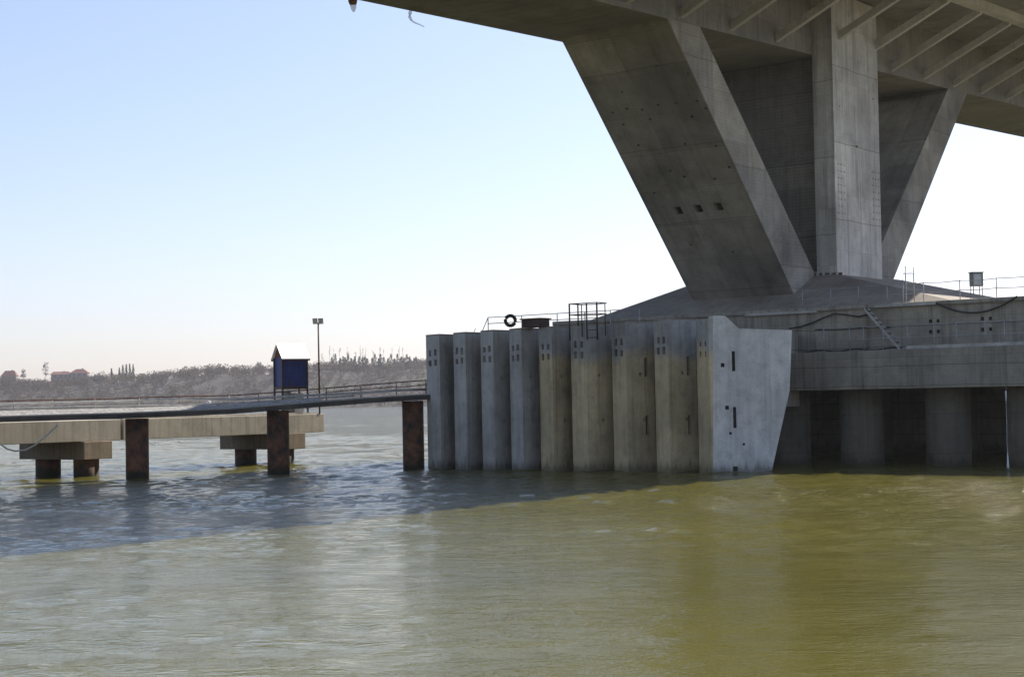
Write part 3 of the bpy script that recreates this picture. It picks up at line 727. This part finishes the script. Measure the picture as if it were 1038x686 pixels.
for px, hh in ((-90, .28), (-20, .26), (60, .25), (140, .22), (230, .19), (322, .14)):
    z = interp(px, [q[0] for q in prof], [q[1] for q in prof]) + .373; c = rpt(px, 0)
    sec.append([mb.bm.verts.new(p) for p in (c+rn*(HW-.09)+ZV*z, c+rn*(HW-.62)+ZV*z, c+rn*(HW-.52)+ZV*(z+hh))])
for s0, s1 in zip(sec, sec[1:]):
    for k in range(3): mb.bm.faces.new([s0[k], s0[(k+1) % 3], s1[(k+1) % 3], s1[k]])
mb.bm.faces.new(sec[0]); mb.bm.faces.new(sec[-1][::-1]); obj('gravel_kerb', mb, M['gravel'], rw)
rail(wob((-60, 415), (200, 410.3), 6, .3)+wob((225, 409), (360, 401), 4, .3), NB-.5, .055, M['paleplank'], 'pipe')
rail(wob((330, 398), (437, 389.5), 5, .6), FB+.1, .028, M['rust'])
for px in (-40, 14, 53, 96, 141, 182, 232, 262, 331, 366, 402, 432):
    z = interp(px, [q[0] for q in prof], [q[1] for q in prof]); c = rpt(px, FB)
    ytop = interp(px, [-60, 230, 322, 437], [408, 400.8, 394.5, 384.8]); q = ray(px, ytop)
    mb = MB(); mb.tube([c+ZV*(z+.3), Vector((c.x, c.y, CAM_H+q.z/q.y*c.y))], .04, 6); obj('post', mb, M['railpaint'], rw)
PLAB = ['rusty steel pile at the left under the low walkway', 'rusty steel pile below the blue hut under the walkway', 'rusty steel pile at the high end of the walkway beside the fender panels']
for (px, y), lab in zip(((139.5, 485), (282.5, 480), (419.5, 475)), PLAB):
    q = ray(px, y); k = -CAM_H/q.z; c = q*k; c.z = 0
    z = interp(px, [q[0] for q in prof], [q[1] for q in prof])
    mb = MB(); mb.tube([c-ZV*2, c+ZV*(z-.004)], .62, 24)
    mb.bm.normal_update(); tag(obj('steel_pile', mb, M['rust'], loc=c), lab, 'pile', 'steel piles under the walkway')
# odds and ends on the walkway
c = rpt(278.5, NB-.35); z = 3.52
mb = MB(); mb.obox(c+ZV*(z+.27), rd*.2, rn*.2, ZV*.26); tag(obj('concrete_block', mb, M['jetty'], bevel=.03), 'small pale block at the edge of the walkway in front of the blue hut', 'block')
c = rpt(211, -.2); z = 3.34+.37
mb = MB()
for dx, dz, rr in ((-.28, .1, .13), (0, .15, .2), (.3, .1, .15), (.05, .36, .1)):
    bmesh.ops.create_icosphere(mb.bm, subdivisions=2, radius=rr, matrix=Matrix.Translation(c+rd*dx+ZV*(z+dz)))
for v in mb.bm.verts: v.co += .03*Vector((noise.noise(v.co*9), noise.noise(v.co*9+Vector((5, 0, 0))), noise.noise(v.co*9+Vector((0, 5, 0)))))
tag(obj('plastic_bundle', mb, M['white']), 'small white plastic bundle lying on the walkway', 'bundle')

# ------------------------------------------------------------------ old jetty behind the walkway
jt = thing('old_jetty', P(68, -77, 0), 'old concrete jetty with pale beams on blocks and round columns', 'jetty')
for u0, u1 in ((44, 61.95), (62.15, 79.0)):
    mb = MB(); mb.box(u0, u1, -79.2, -74.6, 2.0, 3.2); obj('beam', mb, M['jetty'], jt, bevel=.03)
mb = MB(); mb.box(62.4, 78.6, -79.0, -74.9, 3.202, 3.3); obj('topping', mb, M['jetty'], jt)
for u in (60.1, 75.9):
    mb = MB(); mb.box(u-1.0, u+1.0, -80.2, -74.3, .98, 1.995); obj('cap_block', mb, M['block'], jt, bevel=.03)
    for n in (-78.7, -75.25):
        mb = MB(); mb.tube([P(u-.1, n, -1.5), P(u-.1, n, .979)], .72, 20); obj('column', mb, M['rust'], jt)
mb = MB()
hp = [(-12, 436), (0, 450), (7, 455), (15, 457), (25, 456), (35, 451), (46, 442), (58, 431)]
pts = [rpt(px, HW+.05) for px, y in hp]
mb.tube([Vector((c.x, c.y, CAM_H+ray(px, y).z/ray(px, y).y*c.y)) for c, (px, y) in zip(pts, hp)], .05, 6)
tag(obj('hose', mb, M['rope']), 'pale hose hanging in a loop from the walkway at the far left', 'hose')

# blue hut on posts
bx = Vector((cos(radians(30)), sin(radians(30)), 0)); by = Vector((-bx.y, bx.x, 0))
q = ray(295, 400); c = q*(108.3/q.y); c.z = 0
hz0, hz1, hzr = 5.05, 6.95, 7.85
hut = thing('blue_hut', c+ZV*3.3, 'small blue hut on thin legs with a white pitched roof', 'hut')
mb = MB(); mb.obox(c+ZV*(hz0+hz1)/2, bx*.84, by*.68, ZV*(hz1-hz0)/2); obj('cabin', mb, M['blue'], hut)
mb = MB(); mb.obox(c+ZV*(hz0-.09), bx*.9, by*.74, ZV*.085); obj('floor_frame', mb, M['darksteel'], hut)
mb = MB(); gp = [c-bx*.86-by*.72+ZV*hz1, c-bx*.86+by*.72+ZV*hz1, c-bx*.86+ZV*(hzr-.05)]
mb.hexa(gp, [p+bx*1.72 for p in gp]); obj('gable', mb, M['redwood'], hut)
for s in (-1, 1):
    e0 = c + by*s*.98 + ZV*(hz1-.13); r0 = c + ZV*hzr; th_ = ZV*.06
    mb = MB(); mb.hexa([e0-bx*1.0, r0-bx*1.0, r0-bx*1.0+th_, e0-bx*1.0+th_], [e0+bx*1.0, r0+bx*1.0, r0+bx*1.0+th_, e0+bx*1.0+th_]); obj('roof', mb, M['white'], hut)
    mb = MB(); mb.obox(e0+ZV*-.04-by*s*.02, bx*.99, by*.02, ZV*.045); obj('fascia', mb, M['redwood'], hut)
for sx in (-1, 1):
    for sy in (-1, 1):
        p = c+bx*.88*sx+by*.72*sy; mb = MB(); mb.obox(p+ZV*(3.3+hz1)/2, bx*.05, by*.05, ZV*(hz1-3.3)/2); obj('post', mb, M['darksteel'], hut)
mb = MB(); mb.obox(c-bx*.45-by*.7+ZV*(hz0+.12), bx*.03, by*.05, ZV*.28); obj('stay', mb, M['darksteel'], hut)
# drum and crates under it
mb = MB(); d = c - bx*.35; mb.tube([d+ZV*3.302, d+ZV*4.75], .33, 16)
tag(obj('drum', mb, M['jetty']), 'pale drum standing under the blue hut', 'drum')
mb = MB(); mb.obox(c+bx*.42+ZV*3.95, bx*.33, by*.4, ZV*.648); tag(obj('crate', mb, M['paleplank'], bevel=.03), 'pale crate standing under the right of the blue hut', 'crate')
# flood light mast
q = ray(322.5, 418); c = q*(107.6/q.y); c.z = 0; q2 = ray(322.5, 320); 
k = (Vector((c.x, c.y, 0)).length)/(Vector((q2.x, q2.y, 0)).length)
c = Vector((q2.x*k, q2.y*k, 0)); ztop = CAM_H+q2.z*k
fl = thing('floodlight_mast', c+ZV*3.3, 'tall thin mast with twin floodlights beside the blue hut', 'floodlight')
mb = MB(); mb.tube([c+ZV*3.2, c+ZV*(ztop-.5)], .055, 8); obj('pole', mb, M['darksteel'], fl)
mb = MB(); mb.obox(c+ZV*(ztop-.5), Vector((.3, 0, 0)), Vector((0, .04, 0)), ZV*.03); obj('cross_arm', mb, M['darksteel'], fl)
for s in (-1, 1):
    hc = c+Vector((s*.17, -.05, ztop-.28)); ld = Vector((.1*s, -.8, -.55)).normalized(); sd = Vector((1, 0, 0)); ud = sd.cross(ld).normalized()
    mb = MB(); a = [hc+sd*x+ud*y for x, y in ((-.1, -.13), (.1, -.13), (.1, .13), (-.1, .13))]; b_ = [hc+sd*x+ud*y+ld*.16 for x, y in ((-.165, -.22), (.165, -.22), (.165, .22), (-.165, .22))]
    mb.hexa(a, b_); h_ = obj('lamp_head', mb, M['darksteel'], fl)
    mb = MB(); mb.obox(hc+ld*.168, sd*.145, ud*.20, ld*.006); obj('lamp_glass', mb, M['glass'], h_)

# ------------------------------------------------------------------ far bank
def bank_h(x):   # top of the bluff, rising to the right
    return 25.5 + 8.5*(1-1/(1+exp((x+250)/40))) + 2.0*sin(x*.021+1) + 1.2*sin(x*.063)
def ground(x, y):
    s = (y-1296-8*sin(x*.012)) / 170.
    s = min(1, max(0, s)); s = s*s*(3-2*s)
    return -1.5 + (bank_h(x)+1.5)*s + 1.5*noise.noise(Vector((x*.02, y*.02, 0)))*min(1, max(0, (y-1310)/40))
mb = MB(); gx = np.linspace(-1100, 1100, 150); gy = np.concatenate([np.linspace(1270, 1500, 34), np.array([1560, 1700, 2000, 2500])])
vs = [[mb.bm.verts.new((x, y, ground(x, y))) for x in gx] for y in gy]
for j in range(len(gy)-1):
    for i in range(len(gx)-1):
        f = mb.bm.faces.new([vs[j][i], vs[j][i+1], vs[j+1][i+1], vs[j+1][i]]); f.smooth = True
tag(obj('hill', mb, M['hill'], loc=(0, 1400, 0)), 'low wooded bluff on the far bank', 'hill', kind='structure')

# the wood on it: bare crowns as clouds of small twig faces
def crown(V, Q, c, rx, rz, k, size):
    for _ in range(k):
        d = rng.normal(size=3); d /= np.linalg.norm(d); rr = rng.random()**.45
        p = np.array(c) + d*rr*np.array([rx, rx, rz])
        a = rng.normal(size=3); a /= np.linalg.norm(a); b_ = np.cross(a, rng.normal(size=3)); b_ /= np.linalg.norm(b_)
        s = size*(.6+.8*rng.random()); i = len(V)
        V += [tuple(p-a*s-b_*s*.5), tuple(p+a*s-b_*s*.5), tuple(p+a*s+b_*s*.5), tuple(p-a*s+b_*s*.5)]; Q.append((i, i+1, i+2, i+3))
V, Q = [], []
for k in range(3000):
    x = rng.uniform(-520, 420) if k < 2100 else rng.uniform(-520, 60); y = rng.uniform(1306, 1490) if k % 3 else rng.uniform(1440, 1500)
    hgt = rng.uniform(5, 9.5); z = ground(x, y)
    if x > -20 and rng.random() < .4: continue
    crown(V, Q, (x, y, z+hgt*.52), hgt*.52, hgt*.58, 60, .5)
me = bpy.data.meshes.new('far_wood'); me.from_pydata(V, [], Q); me.materials.append(M['wood']); me.update()
o = bpy.data.objects.new('far_wood', me); COL.objects.link(o); tag(o, 'hazy mass of bare brown trees covering the far bank', 'wood', kind='stuff')

FD = 1480.
def far(px, py, d=FD):
    q = ray(px, py); return Vector((0, 0, CAM_H))+q*(d/q.y)
def mesh_from(V, Q, name, mat, parent):
    mb = MB(); 
    for q in Q: mb.face([V[i] for i in q])
    return obj(name, mb, mat, parent, recalc=False)
def tree(name, label, px, ytop, ybase, wpx, cat, group, leaf, form, d=FD):
    top = far(px, ytop, d); base = Vector((top.x, top.y, min(ground(top.x, top.y)-.5, far(px, ybase, d).z-2))); H = top.z-base.z; mpp = d/FOC
    t = thing(name, base, label, cat, group)
    mb = MB(); lean = random.uniform(-.4, .4)
    if form == 'cone':
        mb.tube([base, base+ZV*H*.9], [.3, .08], 6); obj('trunk', mb, M['bark'], t)
        V, Q = [], []
        Hv = (ybase-ytop)*mpp
        for k in range(9):
            f = k/8; crown(V, Q, (base.x, base.y, top.z-Hv*(.04+.96*f)), max(.3, wpx*mpp*.5*(.15+.85*f)), Hv*.08, 26, .45)
        mesh_from(V, Q, 'crown', leaf, t)
    else:
        pts = [base + Vector((lean*f*f, 0, H*f*.93)) for f in (0, .3, .6, 1)]
        mb.tube(pts, [.22, .16, .10, .04], 6); obj('trunk', mb, M['bark'], t)
        V, Q = [], []; mb = MB(); Hv = (ybase-ytop)*mpp; up = form == 'poplar'
        for k in range(9 if up else 26):
            f = random.uniform(0, .92); p0 = base + Vector((lean*f, 0, H-Hv+Hv*f*.85))
            an = random.uniform(0, 6.28); rr = wpx*mpp*.5*random.uniform(.6, 1)*(1.05-.55*f)
            p1 = p0 + Vector((cos(an)*rr, sin(an)*rr, Hv*random.uniform(.14, .3 if up else .22)))
            if p1.z > top.z: p1.z = top.z
            mb.tube([p0, p0.lerp(p1, .5)+ZV*.1*rr, p1], [.08, .06, .03], 4)
            crown(V, Q, tuple(p0.lerp(p1, .8)), rr*.42, Hv*.08, 5 if up else 12, .2 if up else .34)
        for q in Q: mb.face([V[i] for i in q])
        obj('crown', mb, leaf, t, recalc=False)
    return t
for px, yt, wd in ((121, 372.5, 4), (124.5, 370.2, 5.5), (128, 369.2, 5.5), (131.5, 369, 5.5), (135, 369.6, 5), (113, 373.5, 4)):
    tree('conifer', 'dark conifer in the tight dark clump on the left skyline' if px > 118 else 'small dark conifer standing just left of the tight conifer clump', px, yt, 382, wd, 'tree', 'dark conifers on the skyline', M['conifer'], 'cone')
for px in [337+3.3*k_ for k_ in range(27)]:
    tree('conifer', 'dark conifer in the band below the bare poplars', px+random.uniform(-1.2, 1.2), 361.5+random.choice((-2.5, 0, .5, 1, 1.5, 2)), 373, random.uniform(9, 13), 'tree', 'dark conifers below the poplars', M['conifer'], 'cone', 1460)
for px in (327, 333, 338, 345, 351, 354, 361, 364, 368, 371, 377, 384, 390, 398, 404, 409):
    tree('bare_poplar', 'thin bare poplar in the row on the ridge right of the floodlight mast', px+random.uniform(-1.5, 1.5), random.choice((349, 351, 354, 356, 352)), 366, random.uniform(3, 5.5), 'tree', 'bare poplars on the ridge', M['twig'], 'poplar')
tree('bare_tree', 'tall bare tree alone on the skyline between the red roofs', 46, 366.3, 382, 9, 'tree', 'single bare trees', M['twig'], 'round')
tree('bare_tree', 'short bare tree just right of the leftmost red roofed house', 24, 373.5, 384, 8, 'tree', 'single bare trees', M['twig'], 'round')
tree('bare_tree', 'bare tree on the ridge just left of the blue hut', 262, 366, 378, 11, 'tree', 'single bare trees', M['twig'], 'round')
tree('bare_tree', 'small bare tree on the ridge far left of the blue hut', 222, 368, 380, 10, 'tree', 'single bare trees', M['twig'], 'round')
tree('leafing_tree', 'yellow green tree low on the bank beside the first fender panel', 428, 376, 392, 14, 'tree', None, M['yellowleaf'], 'round', 1330)
# houses on the left skyline
def house(px, ytop, yeave, wpx, label, hip=.25):
    a = far(px, ytop, 1500); s = 1500/FOC; w_ = wpx*s/2; zr = a.z; ze = far(px, yeave, 1500).z; zb = ground(a.x, 1500)-1
    c = Vector((a.x, a.y, 0)); t = thing('house', c+ZV*zb, label, 'house', 'red roofed houses on the far ridge')
    dx, dy = Vector((w_, 0, 0)), Vector((0, 4.5, 0))
    mb = MB(); mb.obox(c+ZV*(ze+zb)/2, dx*.92, dy*.9, ZV*(ze-zb)/2); obj('wall', mb, M['plaster'], t)
    mb = MB(); z = Vector((0, 0, ze+.02)); r = Vector((0, 0, zr))
    A = [c-dx-dy+z, c+dx-dy+z, c+dx+dy+z, c-dx+dy+z]; R1, R2 = c-dx*(1-hip*2)+r, c+dx*(1-hip*2)+r
    for f in ((A[0], A[1], R2, R1), (A[2], A[3], R1, R2), (A[1], A[2], R2), (A[3], A[0], R1), (A[0], A[3], A[2], A[1])): mb.face(f)
    rf = obj('roof', mb, M['rooftile'], t)
    mb = MB(); mb.obox(c+dx*.3+Vector((0, 0, zr-.1)), (.35, 0, 0), (0, .35, 0), ZV*.9); obj('chimney', mb, M['redwood'], rf)
    for k in (-.5, .1, .6):
        mb = MB(); mb.obox(c+dx*k-dy*.905+ZV*(ze-1.5), (.5, 0, 0), (0, .03, 0), ZV*.6); obj('window', mb, M['hole'], t)
house(10, 375.6, 381, 16, 'leftmost red roofed house on the far ridge', .2)
house(81, 373.9, 378, 19, 'red roofed house on the ridge between the lone bare tree and the conifer clump', .3)
house(62, 376.5, 379.5, 20, 'long low red roofed house directly right of the lone bare tree', .1)

# ------------------------------------------------------------------ haze
mb = MB()
a = [Vector((x, y, -4)) for x, y in ((-2300, -300), (2300, -300), (2300, 2450), (-2300, 2450))]
mb.hexa(a, [p+ZV*74 for p in a])
m = bpy.data.materials.new('river_haze'); m.use_nodes = True; nt = m.node_tree; nt.nodes.clear()
out = nt.nodes.new('ShaderNodeOutputMaterial'); pv = nt.nodes.new('ShaderNodeVolumePrincipled')
pv.inputs['Color'].default_value = (.93, .93, .97, 1); pv.inputs['Density'].default_value = .00009; pv.inputs['Anisotropy'].default_value = .3
nt.links.new(pv.outputs[0], out.inputs['Volume'])
hz = obj('haze', mb, m, loc=(0, 0, 0)); tag(hz, 'thin pale haze over the river', 'haze', kind='stuff')
